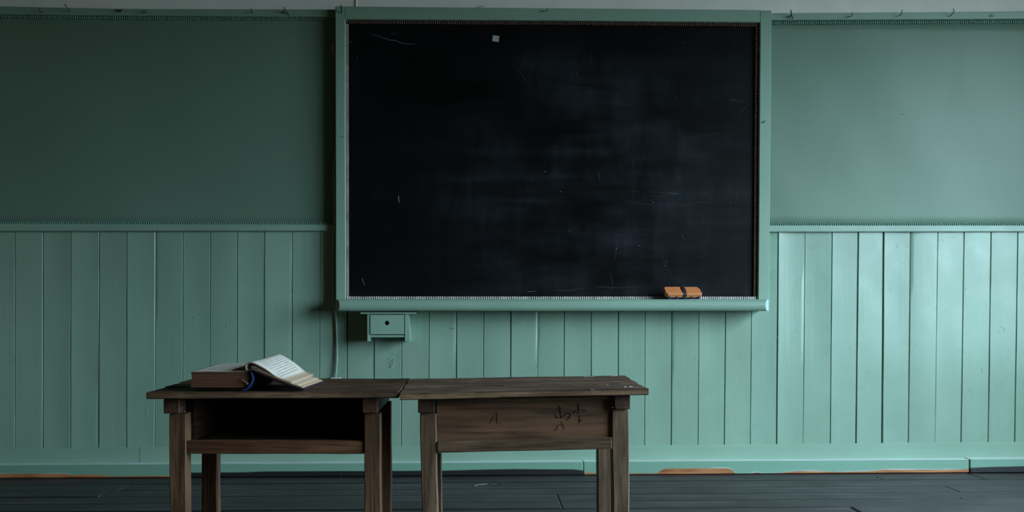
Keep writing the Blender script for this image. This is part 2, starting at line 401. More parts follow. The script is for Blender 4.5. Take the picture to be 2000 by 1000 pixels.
sh = zat(903.5, SK_Y)
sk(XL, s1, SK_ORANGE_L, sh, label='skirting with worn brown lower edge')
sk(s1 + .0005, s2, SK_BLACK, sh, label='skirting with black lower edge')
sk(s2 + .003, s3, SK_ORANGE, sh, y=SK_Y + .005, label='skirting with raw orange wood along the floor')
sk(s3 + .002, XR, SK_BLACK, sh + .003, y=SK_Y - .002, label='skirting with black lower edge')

# ---------------------------------------------------------------- floor
fl = MB(); fl.box(XL, XR, YB, YW + .0215, -.08, -.024)
floor = fl.build('floor', BACKING, kind='structure')
ys = [4.80, 4.594, 4.436, 4.287, 4.133, 3.98]
while ys[-1] > YB + .16: ys.append(ys[-1] - .155)
rf = random.Random(3)
fixed = {0: [1.60, 2.27], 1: [-1.9, 2.45], 2: [-1.75, 1.9], 3: [.19 * 1.0], 4: [.22], 5: [-1.2, 1.5]}
fixed[0] = [at(1903, 930, 4.7).x]; fixed[3] = [atz(1090, 969, 0).x, -2.3]; fixed[4] = [atz(1098, 990, 0).x, 2.5]; fixed[1] = [atz(255, 945, 0).x]; fixed[2] = [atz(215, 958, 0).x, 2.1]
for i in range(len(ys) - 1):
    js = fixed.get(i)
    if js is None:
        js = []; x = XL + rf.uniform(.5, 2.2)
        while x < XR - .3: js.append(x); x += rf.uniform(1.6, 2.9)
    js = [XL] + sorted(j for j in js if XL < j < XR) + [XR]
    for a, b in zip(js, js[1:]):
        dz = rf.uniform(-.0045, 0); g = .0024
        board((a + .0012, ys[i+1] + g, ys[i] - g, -.024, dz), (b - .0012, ys[i+1] + g, ys[i] - g, -.024, dz), 'x', 'floor_plank', FLOORM, floor, ch=.0045, n=6, wo=.0007, seed=rf.randint(0, 9999))

SCUFF = plain('floor_scuff', (.15, .155, .165), .9)
b_ = MB()
for pts in ([(926, 948.5), (934, 946), (944, 945), (952, 944.4)], [(975, 943.5), (978, 946)], [(960, 945), (968, 945.4)], [(1712, 931), (1716, 931.6)], [(1722, 933.6), (1726, 934)], [(1878, 971.5), (1885, 972)], [(664, 932), (667, 932.3)]):
    q_ = [atz(a, c, .0002) for a, c in pts]
    b_.loft([[p + Vector((0, -.004, -.003)), p + Vector((0, .004, -.003)), p + Vector((0, .004, .0003)), p + Vector((0, -.004, .0003))] for p in q_])
b_.build('floor_scuffs', SCUFF, floor, kind='stuff', label='pale scuffs on the dark floor')

# ---------------------------------------------------------------- rest of the room (behind and beside the camera)
def struct(name, m, f, parent=None, kind='structure'):
    b = MB(); f(b); return b.build(name, m, parent, **({'kind': kind} if parent is None else {}))
struct('wall_left', ROOMWALL, lambda b: b.box(XL - .12, XL, YB, YW + .12, -.08, ZC))
struct('wall_front', ROOMWALL, lambda b: b.box(XL - .12, XR + .12, YB - .12, YB, -.08, ZC))
struct('ceiling', CEILM, lambda b: b.box(XL - .12, XR + .12, YB - .12, YW + .12, ZC, ZC + .1))
def rw(b):
    edges = sorted([(a, e) for (a, e, c, d) in WINS]); c, d = WINS[0][2], WINS[0][3]
    b.box(XR, XR + .12, YB, YW + .12, -.08, c); b.box(XR, XR + .12, YB, YW + .12, d, ZC)
    y = YB
    for a, e in edges: b.box(XR, XR + .12, y, a, c, d); y = e
    b.box(XR, XR + .12, y, YW + .12, c, d)
struct('wall_right', ROOMWALL, rw)
gm = bpy.data.materials.new('window_glass'); gm.use_nodes = True; nt = gm.node_tree; nt.nodes.clear()
o_ = N(nt, 'ShaderNodeOutputMaterial'); mx = N(nt, 'ShaderNodeMixShader'); tr = N(nt, 'ShaderNodeBsdfTransparent'); gl = N(nt, 'ShaderNodeBsdfGlossy'); gl.inputs['Roughness'].default_value = .02
tr.inputs[0].default_value = (.96, .98, .97, 1); mx.inputs[0].default_value = .06
L(nt, tr.outputs[0], mx.inputs[1]); L(nt, gl.outputs[0], mx.inputs[2]); L(nt, mx.outputs[0], o_.inputs[0])
SASH = plain('old_window_sash', (.16, .24, .20), .5)
for i, (a, b_, c, d) in enumerate(WINS):
    m = MB(); t = .05
    m.box(XR + .03, XR + .08, a, a + t, c, d); m.box(XR + .03, XR + .08, b_ - t, b_, c, d)
    m.box(XR + .03, XR + .08, a + t, b_ - t, c, c + t); m.box(XR + .03, XR + .08, a + t, b_ - t, d - t, d)
    wo_ = m.build('window_%d' % (i + 1), SASH, kind='structure')
    nb = 4; ww = (b_ - a - 2 * t) / nb; hh = (d - c - 2 * t) / 2
    for k in range(1, nb): MB().box(XR + .035, XR + .075, a + t + ww * k - .015, a + t + ww * k + .015, c + t, d - t).build('glazing_bar', SASH, wo_)
    MB().box(XR + .037, XR + .073, a + t, b_ - t, c + t + hh - .015, c + t + hh + .015).build('glazing_bar', SASH, wo_)
    MB().box(XR + .054, XR + .057, a + t, b_ - t, c + t, d - t).build('pane', gm, wo_)
og = MB(); og.box(XR + .2, XR + 60, -60, 60, -.6, -.5); og.build('ground_outside', GROUND, kind='structure')

# ---------------------------------------------------------------- blackboard
def board_mat():
    m, nt, b = mat('blackboard_slate')
    v = noise(nt, (1.1, 1, 3.0), 1.2, 6, .55); s = noise(nt, (9, 1, 2.2), 1, 6, .6, dist=.6); h = noise(nt, (1.5, 1, 12), 1, 6, .6, dist=.4)
    tc = N(nt, 'ShaderNodeTexCoord'); sp = N(nt, 'ShaderNodeVectorMath', operation='DISTANCE')
    L(nt, tc.outputs['Object'], sp.inputs[0]); c0 = at(1210, 400, BOARD_Y); sp.inputs[1].default_value = c0
    cen = ramp(nt, sp.outputs['Value'], [(.1, 1), (.7, .45), (1.0, .10)])
    k = math_(nt, 'MULTIPLY', ramp(nt, v, [(.36, 0), (.7, 1)]), math_(nt, 'ADD', ramp(nt, s, [(.35, 0), (.75, .8)]), ramp(nt, h, [(.4, 0), (.75, .6)])))
    k = math_(nt, 'MULTIPLY', k, cen)
    wipe = ramp(nt, noise(nt, (.8, 1, 1.6), 1.5, 3, .4), [(.35, 0), (.6, 1)])
    c = mix(nt, wipe, (.0017, .0018, .0017), (.0034, .0038, .0042))
    c = mix(nt, math_(nt, 'MULTIPLY', k, 1.25), c, (.045, .052, .064))
    vo = N(nt, 'ShaderNodeTexVoronoi'); vo.inputs['Scale'].default_value = 16; L(nt, coords(nt, (1, 0, 1)), vo.inputs['Vector'])
    pr = ramp(nt, noise(nt, (3, 0, 3), 1, 2), [(.5, 0), (.6, 1)])
    sp2 = math_(nt, 'MULTIPLY', ramp(nt, vo.outputs['Distance'], [(.020, 1), (.034, 0)]), pr)
    c = mix(nt, math_(nt, 'MULTIPLY', sp2, .5), c, (.25, .26, .27))
    L(nt, c, b.inputs['Base Color']); L(nt, ramp(nt, v, [(.3, .42), (.7, .55)]), b.inputs['Roughness'])
    b.inputs['Specular IOR Level'].default_value = .09
    bump(nt, b, noise(nt, (1.2, 1, 14), 1, 4), .12, .001)
    return m
BB = board_mat()
bk = empty('blackboard', label='large blackboard in a green wooden frame with chalk ledge, on the green wall', category='blackboard')
xi0, xi1 = xat(676, FRAME_Y), xat(1481.5, FRAME_Y)
MB().box(xat(668, BOARD_Y), xat(1488, BOARD_Y), BOARD_Y, BOARD_Y + .018, zat(592, BOARD_Y), zat(34, BOARD_Y)).build('writing_surface', BB, bk)
def P(px, py, y=FRAME_Y): return at(px, py, y)
def stile(xbo, xbi, xto, xti, pyt, **pr):
    b0, b1, t0, t1 = P(xbo, 590), P(xbi, 590), P(xto, pyt), P(xti, pyt)
    return board((b0.z, b0.x, b1.x, FRAME_Y, YW + .021), (t0.z, t0.x, t1.x, FRAME_Y, YW + .021), 'z', 'stile', PAINT_Z, bk, ch=.0035, n=10, wo=.0006, seed=int(xbo), **pr)
stile(655.5, 675.5, 654.5, 674.5, 12)
stile(1480.5, 1502.5, 1484.5, 1507.5, 20)
ftl = lin([(674, 12.5), (1080, 16), (1484, 19.5)], FRAME_Y); ftb = lin([(674, 37.5), (1080, 40), (1484, 43.5)], FRAME_Y)
rail('top_rail', P(674, 20).x + .001, P(1485, 20).x - .0015, ftb, ftl, FRAME_Y - .001, YW + .021, PAINT_X, bk, ch=.0035)
# beading round the board
teeth_x('beading', STRIP_BROWN, P(675, 40).x, P(1482, 40).x, lambda x: ftb(x) - .016, FRAME_Y + .014, FRAME_Y + .022, .0145, parent=bk)
zb_ = zat(586, FRAME_Y + .02)
teeth_x('beading', STRIP_DUSTY, P(677, 580).x, P(1481, 580).x, lambda x: zb_, FRAME_Y + .010, FRAME_Y + .020, .0165, lean=-.003, parent=bk, label='chalk-whitened beading along the ledge')
def teeth_z(m, pxa, pxb, pya, pyb, **pr):
    b = MB(); a0, a1 = P(pxa[0], pya, FRAME_Y + .014), P(pxa[1], pya, FRAME_Y + .014); c0, c1 = P(pxb[0], pyb, FRAME_Y + .014), P(pxb[1], pyb, FRAME_Y + .014)
    n = int((a0.z - c0.z) / .0104)
    for i in range(n):
        t = (i + .5) / n; x0 = a0.x + (c0.x - a0.x) * t; x1 = a1.x + (c1.x - a1.x) * t; z = a0.z + (c0.z - a0.z) * t
        y0, y1 = FRAME_Y + .014, FRAME_Y + .022
        b.loft([[(x, y1, z - .003), (x, y0 + .001, z - .003), (x, y0, z - .001), (x, y0, z + .001), (x, y0 + .001, z + .003), (x, y1, z + .003)] for x in (x0, x1)])
    b.loft([[(c0.x, y1, c0.z), (c1.x, y1, c1.z), (c1.x, y1 + .014, c1.z), (c0.x, y1 + .014, c0.z)], [(a0.x, y1, a0.z), (a1.x, y1, a1.z), (a1.x, y1 + .014, a1.z), (a0.x, y1 + .014, a0.z)]])
    return b.build('beading', m, bk, kind='stuff', **pr)
DUSTY_LIT = plain('dusty_lit_brown_beading', (.42, .33, .29), .75, nscale=9, namp=.45)  # brown beading with chalk dust, colour lightened as if lit from the right
teeth_z(DUSTY_LIT, (675.5, 680), (677, 680.5), 46, 580, label='chalk-dusted brown beading, colour lightened as if lit')
teeth_z(STRIP_BROWN, (1476.5, 1484), (1472.5, 1480), 46, 580, label='dark brown beading')
# chalk ledge with cut-back ends
zl0, zl1 = zat(607.5, LEDGE_Y), zat(585, LEDGE_Y); hz = (zl1 - zl0) / 2; mz = (zl0 + zl1) / 2
Y0 = LEDGE_Y + .034
prof = [(Y0, zl0)] + [(LEDGE_Y + .018 - .018 * math.cos(a), mz + hz * math.sin(a)) for a in [R(q) for q in (-80, -55, -28, 0, 28, 55, 80)]] + [(Y0, zl1)]
xe0, xe1 = P(655, 600, LEDGE_Y + .03).x, P(1501.5, 600, LEDGE_Y + .03).x
def lring(end, ins):
    return [((xe0 + ins + (Y0 - y) * .72) if end < 0 else (xe1 - ins - (Y0 - y) * .72), y, z) for y, z in prof]
m = MB(); m.loft([lring(-1, 0), lring(-1, .08)] + [[(xe0 + (xe1 - xe0) * t, y, z + .0007 * math.sin(t * 9)) for y, z in prof] for t in (.2, .35, .5, .65, .8)] + [lring(1, .08), lring(1, 0)], smooth=False, caps=False)
m.box(xe0, xe1, Y0 - .001, YW - .003, zl0 + .001, zl1 + .0015)
led = m.build('chalk_ledge', PAINT_X, bk)
for p in led.data.polygons: p.use_smooth = True
led.data.set_sharp_from_angle(angle=R(40))
RAWEND = plain('bare_end_grain', (.30, .25, .20), .8)
MB().loft([[(x - .001, y, z) for x, y, z in lring(-1, 0)], lring(-1, 0)]).build('ledge_end', RAWEND, led, label='bare wood left end of the ledge')
MB().loft([lring(1, 0), [(x + .001, y, z) for x, y, z in lring(1, 0)]]).build('ledge_end', plain('lit_look_end', (.42, .58, .56), .4), led, label='right end of the ledge, colour lightened as if catching light')  # green end face, paler colour stands in for light from the right

# chalk marks and cracks on the writing surface
def strokes(name, m, parent, lst, y, wpx=.8, sc_=.00245, **pr):
    b = MB()
    for st in lst:
        wd = (st[0] if isinstance(st[0], (int, float)) else wpx) * sc_ / 2; pts = st[1:] if isinstance(st[0], (int, float)) else st
        q = [at(px, py, y) for px, py in pts]; rings = []
        for i, p in enumerate(q):
            t = (q[min(i+1, len(q)-1)] - q[max(i-1, 0)]); t.y = 0; t.normalize(); nrm = Vector((-t.z, 0, t.x))
            k = wd * (.5 if i in (0, len(q) - 1) else 1)
            rings.append([p + nrm * k, p - nrm * k, p - nrm * k + Vector((0, .0006, 0)), p + nrm * k + Vector((0, .0006, 0))])
        b.loft(rings)
    return b.build(name, m, parent, kind='stuff', **pr)
CH1 = plain('faint_chalk', (.035, .040, .043), .9, spec=.1); CH2 = plain('chalk', (.13, .14, .145), .9, spec=.1); CH3 = plain('bright_chalk', (.36, .37, .38), .9, spec=.1)
strokes('faint_chalk_marks', CH1, bk, [[(1000,127),(1012,138),(1024,152),(1035,167)], [(1153,96),(1154,115),(1153,131)], [(1431,75),(1434,92)], [(1428,194),(1445,198),(1462,204)],
    [1.6,(1443,222),(1452,214),(1458,206)], [1.6,(1432,230),(1440,231)], [1.4,(1446,225),(1447,232)], [(1265,374),(1295,376),(1325,379)], [(1290,400),(1330,400),(1370,395),(1390,396)], [(1230,395),(1260,398),(1280,402)],
    [(1289,380),(1290,400),(1288,430)], [(1192,530),(1196,550),(1197,570)], [(1373,415),(1372,450)], [(1137,500),(1138,515)], [(1290,495),(1300,515),(1312,535)], [(1208,460),(1204,485),(1201,510)], [1.5,(1080,566),(1110,568),(1140,563)],
    [1.3,(1160,560),(1200,562),(1245,560)], [(1315,325),(1325,345),(1334,375)], [(1360,265),(1390,262),(1405,258)], [2,(1174,300),(1182,304)], [2,(1260,300),(1256,312)], [2,(1238,310),(1236,328)], [3,(1168,335),(1172,352)],
    [(700,40),(760,43),(830,41)], [1.2,(840,46),(880,45)], [(760,60),(773,66)]], BOARD_Y - .0004, 1.0)
strokes('chalk_marks', CH2, bk, [[1.1,(727,66),(733,69.5),(740,70),(746,74),(754,75.5),(760,78.5),(768,78.5),(776,80.5),(784,84),(792,85.5),(800,86),(812,86.3)], [(763,66),(773,66)], [1.6,(707,543),(709,549),(708,552)], [1.8,(711,552),(712,558)], [1,(698,107),(698,118)],
    [2,(681,82),(686,81)], [1.2,(1428,194),(1436,196)], [1,(1332,458),(1336,467)], [1.4,(1030,570),(1048,569)], [1.2,(1305,377),(1323,378.5)]], BOARD_Y - .0006, 1.0)
strokes('bright_chalk_marks', CH3, bk, [[1.1,(778,382),(779,390),(780,396)]] + [[s_, (x, y), (x + s_, y + s_ * .4)] for x, y, s_ in [(1063,334.5,2.4),(1094,374,1.8),(1022,122,1.3),(1116,144,1.2),(1126,143.5,1.3),(1302,160,1.3),(1320,190,1.3),(1335,83,1.4),(1275,395,1.8),(1272,391,1.3),(1248,480,1.6),(1203,485,1.6),(1111,450,1.4),(1235,374,1.2),(1241,373,1.2),(1246,374.5,1.2),(1302,510,1.6),(1297,519,1.4),(1426,396,1.3),(872,333,1.1),(716,333,1),(777,476,1),(900,232,1),(1105,232,1),(1342,340,1.1)]], BOARD_Y - .0006, 1.0)
strokes('crack', plain('crack_black', (.002, .002, .002), .9), bk, [[1.2,(681,66.5),(700,67),(727,67)]], BOARD_Y - .0004)

# ---------------------------------------------------------------- small things on the board and wall
def thing(o, label, cat, group=None):
    o['label'] = label; o['category'] = cat
    if group: o['group'] = group
    return o
q = [at(962.5, 69, BOARD_Y), at(975, 70.5, BOARD_Y), at(974, 82, BOARD_Y), at(961.5, 80.5, BOARD_Y)]
PAPER = plain('yellowed_paper', (.40, .40, .35), .85, nscale=20, namp=.12)
thing(MB().loft([[(p.x, BOARD_Y - .0002, p.z) for p in q], [(p.x + .0003, BOARD_Y - .0016, p.z) for p in q]]).build('paper_square', PAPER), 'small pale square of paper stuck near the top of the blackboard', 'paper')
q = [at(647.5, 87, YW), at(652.5, 87, YW), at(652.8, 108, YW), at(649.5, 108, YW)]
thing(MB().loft([[(p.x, YW - .003, p.z) for p in q], [(p.x + .0003, YW - .0042, p.z) for p in q]]).build('tape_scrap', plain('old_tape', (.42, .42, .33), .6)), 'scrap of old tape on the wall left of the blackboard frame, near the top', 'tape')

# eraser
er = empty('blackboard_eraser', label='orange-brown blackboard eraser with dark strap, lying on the chalk ledge', category='eraser')
def wood_er():
    m, nt, b = mat('orange_eraser_wood')
    g = noise(nt, (3, 40, 40), 8, 6, .6); 
    L(nt, mix(nt, ramp(nt, g, [(.3, 0), (.7, 1)]), (.56, .17, .055), (.72, .25, .09)), b.inputs['Base Color']); b.inputs['Roughness'].default_value = .5
    bump(nt, b, g, .2, .0006); return m
W_, D_, H_ = .089, .029, .011     # half length, half depth, half height of body
def plan(sx, sy, c=.011): return [(-sx+c,-sy),(sx-c*.5,-sy),(sx,-sy+c*.5),(sx-.002,sy-c*1.2),(sx-c,sy),(-sx+c*.6,sy),(-sx,sy-c*.6),(-sx,-sy+c)]
m = MB(); m.loft([[(x, y, z) for x, y in plan(W_ - e, D_ - e)] for z, e in ((-H_, .001), (-H_ + .001, 0), (H_ - .003, 0), (H_, .003))])
m.build('body', wood_er(), er)
FELT = plain('blue_felt', (.012, .022, .085), .95, nscale=300, bstr=.5)
m = MB(); m.loft([[(x, y, z) for x, y in plan(W_ - e, D_ - e)] for z, e in ((-H_ - .0135, .006), (-H_ - .011, .004), (-H_, .004))])
m.build('felt_pad', FELT, er)
STRAP = plain('dark_leather_strap', (.018, .016, .018), .55, nscale=120)
m = MB(); sx = .004
loop = [(-D_ - .0012, -H_ - .006), (-D_ - .0014, H_ - .002), (-D_ + .003, H_ + .0012), (-.01, H_ + .004), (.008, H_ + .0045), (D_ - .004, H_ + .003), (D_ + .006, H_ + .004), (D_ + .009, H_ - .006), (D_ + .0012, -H_ - .006)]
m.loft([[(sx - .0085 , y, z), (sx + .0085, y, z), (sx + .0085, y + .0015 * (1 if y > 0 else 1), z - .0014), (sx - .0085, y + .0015, z - .0014)] for y, z in loop])
m.build('strap', STRAP, er)
PEG = plain('dark_green_peg', (.02, .045, .04), .5)
for k in range(5):
    x = -.070 + k * .0362; m = MB()
    m.tube([(x, -D_ + .002, -H_ + .0035), (x, -D_ - .0045, -H_ + .0035), (x, -D_ - .0065, -H_ + .0035)], [.0052, .0052, .003], 10).build('peg', PEG, er)
for xm in (-.062, -.047):
    MB().box(xm - .0006, xm + .0006, -.014, .006, H_ - .0001, H_ + .0002).build('scratch', STRAP, er)
tl = R(38); bh = H_ + .0135
er.rotation_euler = Euler((tl, 0, R(7)), 'XYZ')
zled = zl1 + .0015
cen = at(1333.5, 571, LEDGE_Y + .043)
er.location = (cen.x, LEDGE_Y + .050, zled + D_ * math.sin(tl) * .96 + bh * math.cos(tl) - .002)

# drawer box under the ledge
YBX = 4.690
dbx = empty('drawer_box', label='small green wooden drawer box hanging under the left end of the chalk ledge', category='drawer box')
def pb(x0, y0, x1, y1, yf, yb, name, m, parent, ch=.0015, **pr):
    a, b = at(x0, y0, yf), at(x1, y1, yf)
    return MB().box(a.x, b.x, yf, yb, b.z, a.z, ch).build(name, m, parent, **pr)
zt = at(703, 610.2, YBX - .006)
pb(703.5, 610, 812, 613.2, YBX - .008, YW, 'top_board', PAINT_BOX, dbx)
pb(717, 613.4, 722.3, 667, YBX, YW, 'side_board', PAINT_BOX, dbx)
a0 = at(791, 613.4, YBX); a1 = at(797.5, 613.4, YBX); c0 = at(791, 667, YBX); c1 = at(800.5, 667, YBX)
MB().loft([[(c0.x, YBX, c0.z), (c1.x, YBX, c0.z), (c1.x, YW, c0.z), (c0.x, YW, c0.z)], [(a0.x, YBX, a0.z), (a1.x, YBX, a0.z), (a1.x, YW, a0.z), (a0.x, YW, a0.z)]]).build('side_board', PAINT_BOX, dbx)
pb(722.4, 654.3, 790.8, 659, YBX + .004, YW, 'bottom_board', PAINT_BOX, dbx)
# drawer front with a round finger hole
a, b = at(723.3, 614.8, YBX - .004), at(789.3, 652.8, YBX - .004); hc = at(755.8, 630.8, YBX - .004); hr = .0105
m = MB(); n = 24; outer = []; inner = []
for k in range(n):
    t = 2 * math.pi * k / n; cx, cz = math.cos(t), math.sin(t)
    inner.append((hc.x + hr * cx, hc.z + hr * cz))
    s_ = min(((b.x if cx > 0 else a.x) - hc.x) / cx if abs(cx) > 1e-6 else 9, ((a.z if cz > 0 else b.z) - hc.z) / cz if abs(cz) > 1e-6 else 9)
    outer.append((hc.x + s_ * cx, hc.z + s_ * cz))
for cxn in ((a.x, a.z), (b.x, a.z), (b.x, b.z), (a.x, b.z)):      # snap nearest ray to each corner
    j = min(range(n), key=lambda i: (outer[i][0]-cxn[0])**2 + (outer[i][1]-cxn[1])**2); outer[j] = cxn
y0, y1 = YBX - .004, YBX + .012
m.loft([[(x, y1, z) for x, z in inner], [(x, y0, z) for x, z in inner], [(x, y0, z) for x, z in outer], [(x, y1, z) for x, z in outer]], caps=False)
df = m.build('drawer_front', PAINT_BOX, dbx)
MB().box(a.x + .004, b.x - .004, y1, YW - .01, b.z + .003, b.z + .006).build('drawer_bottom', BACKING, dbx)
MB().box(a.x + .004, b.x - .004, y1 + .03, y1 + .034, b.z + .006, a.z - .01).build('drawer_divider', BACKING, dbx)

# cable
cp = [(654, 300, .03), (652.2, 340, .03), (653.5, 400, .028), (653, 445, .028), (652, 475, .014), (651.5, 520, .011), (651.5, 575, .011), (653.5, 600, .011), (656.5, 625, .011), (657.8, 660, .011), (658, 695, .011), (656.8, 722, .012), (655, 733, .012), (655, 739, .012)]
cab = MB().tube([at(a_, b_, YW - d_) for a_, b_, d_ in cp], .0052, 10).build('cable', PAINT_BOX)
thing(cab, 'green-painted cable running down the wall beside the left side of the blackboard', 'cable')
a_, b_ = at(645, 737.5, YW - .028), at(665, 737.5, YW - .028)
ob = MB().box(a_.x, b_.x, YW - .028, YW - .0025, a_.z - .11, a_.z, .003).build('outlet_box', plain('cream_plastic', (.55, .55, .5), .5))
thing(ob, 'pale outlet box behind the left desk, at the lower end of the cable', 'outlet box')

# paint scuff, plaster seam, dings
strokes('paint_scuff', plain('chipped_white', (.42, .50, .50), .8), wall_o, [[1.4,(760,702),(764,700),(768,698),(772,699)], [1.2,(758,707),(763,709),(768,704),(772,706)], [1.2,(762,713),(767,717),(772,711)], [1.1,(761,718),(766,713),(771,716)], [1,(765,705),(766,712),(765,720)], [1,(770,700),(769,708),(770,716)]], YW - .0035, 1.2, label='white scuff below the drawer box')
strokes('paint_chip', plain('rust_spot', (.12, .06, .02), .8), wall_o, [[2.2,(1758,223),(1762,222.5)], [1.6,(1762,223.5),(1765,224)], [1.6,(880,642),(886,641)], [1.2,(1584.5,487),(1586,487)]], YW - .0035)
strokes('paint_fleck', plain('pale_fleck', (.45, .52, .50), .8), wall_o, [[1,(1953,636),(1958,640)], [1,(1950,648),(1955,650)], [1,(1962,640),(1963,648)], [.9,(1886,562),(1888,568)], [.9,(1892,700),(1896,706)], [1,(1925,592),(1927,598)], [.9,(1833,466),(1836,470)], [.9,(1841,467),(1844,471)], [.8,(1848,465),(1864,463)], [.9,(1670,458),(1673,463)], [.9,(1753,478),(1754,484)], [.9,(1773,476),(1775,482)], [.8,(1740,562),(1742,568)], [.8,(1513,558),(1517,564)], [.8,(1516,656),(1520,662)], [.9,(1357,696),(1359,702)], [.8,(1393,638),(1395,642)], [.8,(1366,628),(1374,632)], [.9,(1816,755),(1818,762)], [.9,(1893,760),(1896,765)], [.9,(1918,718),(1919,730)], [.8,(547,467),(556,471)], [.8,(380,618),(386,622)], [.9,(1355,872),(1360,874)], [1.4,(286.5,795),(287,799)], [1.4,(287,804),(287,810)], [1.2,(87,453),(87,458)], [1,(442,633),(443,640)]], YW - .0035)
ps = at(695.5, 6, YW)
MB().box(ps.x - .0022, ps.x + .0022, YW - .003, YW + .006, 2.165, ZC - .001, .001).build('cover_strip', PLASTER, wall_o)

def nail(name, pts, y, r, label, cat, head=None, group=None):
    m = MB(); P_ = [at(a, b, y - d) for a, b, d in pts]
    P_[0] = Vector((P_[0].x, y + .012, P_[0].z)) if False else P_[0]
    m.tube(P_, r, 8)
    if head: h = P_[-1]; t = (P_[-1] - P_[-2]).normalized(); m.tube([h - t * .001, h + t * .0015], head, 8)
    return thing(m.build(name, IRON), label, cat, group)
FY = FRAME_Y
nail('wall_hook', [(85,23,-.01),(80,23,.012),(77.5,22,.02),(77,16,.022)], yr, .0019, 'rusty bent hook nearest the left end of the left picture rail', 'hook')
nail('nail', [(137,23,-.01),(136,21.5,.01),(127,9.5,.045)], yr, .0018, 'long rusty nail slanting up to the left from the left picture rail', 'nail', .003)
m = MB(); m.tube([at(236,23,yr+.01), at(233,20,yr-.012), at(224,19.5,yr-.014)], .0022, 6); m.tube([at(233,20,yr-.012), at(239,18.5,yr-.014), at(233,24,yr-.006)], .0022, 6)
thing(m.build('wall_hook', IRON), 'dark double hook on the left picture rail, wider than the others', 'hook')
nail('wall_hook', [(287,25,-.01),(286,24.5,.012),(277,24,.02),(280,20.5,.02),(286,20.5,.018)], yr, .0016, 'curled wire hook second to the right of the long slanting nail', 'hook')
nail('nail', [(493,25.5,-.01),(492.5,24.5,.016),(490.5,18,.03)], yr, .0019, 'short upright nail on the left picture rail, left of the crossed nail by the blackboard', 'nail', .003)
m = MB(); m.tube([at(564,29.5,yr-.004), at(560,24,yr-.016), at(553.5,14,yr-.034)], [.0024,.0026,.002], 6); m.tube([at(558,24,yr+.01), at(554,23,yr-.018), at(553,20,yr-.024)], .0028, 6)
thing(m.build('wall_hook', IRON), 'rusty crossed hook on the left picture rail nearest the blackboard', 'hook')
nail('nail', [(666,26,-.008),(667,23,.012),(665.8,10,.03)], FY, .0026, 'thick upright nail in the top left corner of the blackboard frame', 'nail')
nail('wall_hook', [(931,15.5,-.008),(930,15,.012),(936,13,.02),(945,12,.022)], FY, .0012, 'thin wire hook on top edge of the blackboard frame, above the paper square', 'hook')
nail('wall_hook', [(1057,21.5,-.008),(1058,21.8,.010),(1067,22.5,.022),(1069.5,16.5,.024)], FY, .0017, 'bent hook on the top of the blackboard frame, near its middle', 'hook')
m = MB(); m.tube([at(1548.5,36,yr-.006), at(1546,30,yr-.026), at(1544.5,19.5,yr-.044)], [.0026,.0032,.0026], 6); m.tube([at(1541,32,yr+.01), at(1545,31,yr-.022)], .0026, 6)
thing(m.build('wall_hook', IRON), 'thick dark hook on the right picture rail nearest the blackboard', 'hook')
nail('wall_hook', [(1657,32.5,-.01),(1657,32.5,.012),(1663,32,.030),(1664.5,24.5,.032)], yr, .0019, 'rusty L-shaped hook second from the blackboard on the right picture rail', 'hook')
nail('wall_hook', [(1754,31.5,-.01),(1754,31.5,.012),(1760.5,28,.034),(1762,19.5,.040)], yr, .0019, 'rusty upturned hook third from the blackboard on the right picture rail', 'hook')
nail('wall_hook', [(1856,31.5,-.01),(1856.5,31,.012),(1863,24,.040),(1862,17,.044)], yr, .0019, 'rusty hook on the right picture rail with the tallest curved tip, fourth from the blackboard', 'hook')
m = MB(); m.tube([at(1933,32.5,yr+.004), at(1936,32,yr-.008), at(1939,27.5,yr-.010), at(1935,28.5,yr-.008)], .0018, 6); m.tube([at(1940,31,yr+.004), at(1941,31.5,yr-.006)], .002, 6)
thing(m.build('wall_hook', plain('green_painted_hook', (.22, .36, .31), .4)), 'small hook painted over green at the right end of the right picture rail', 'hook')
nail('nail', [(1490.5,239,-.01),(1491,239,.008),(1494,235.5,.012)], FY, .0020, 'small dark nail in the right side of the blackboard frame', 'nail')
nail('nail', [(667,267,-.008),(668,267,.004),(669,266.5,.007)], FY, .0016, 'small dark nail in the left side of the blackboard frame', 'nail')

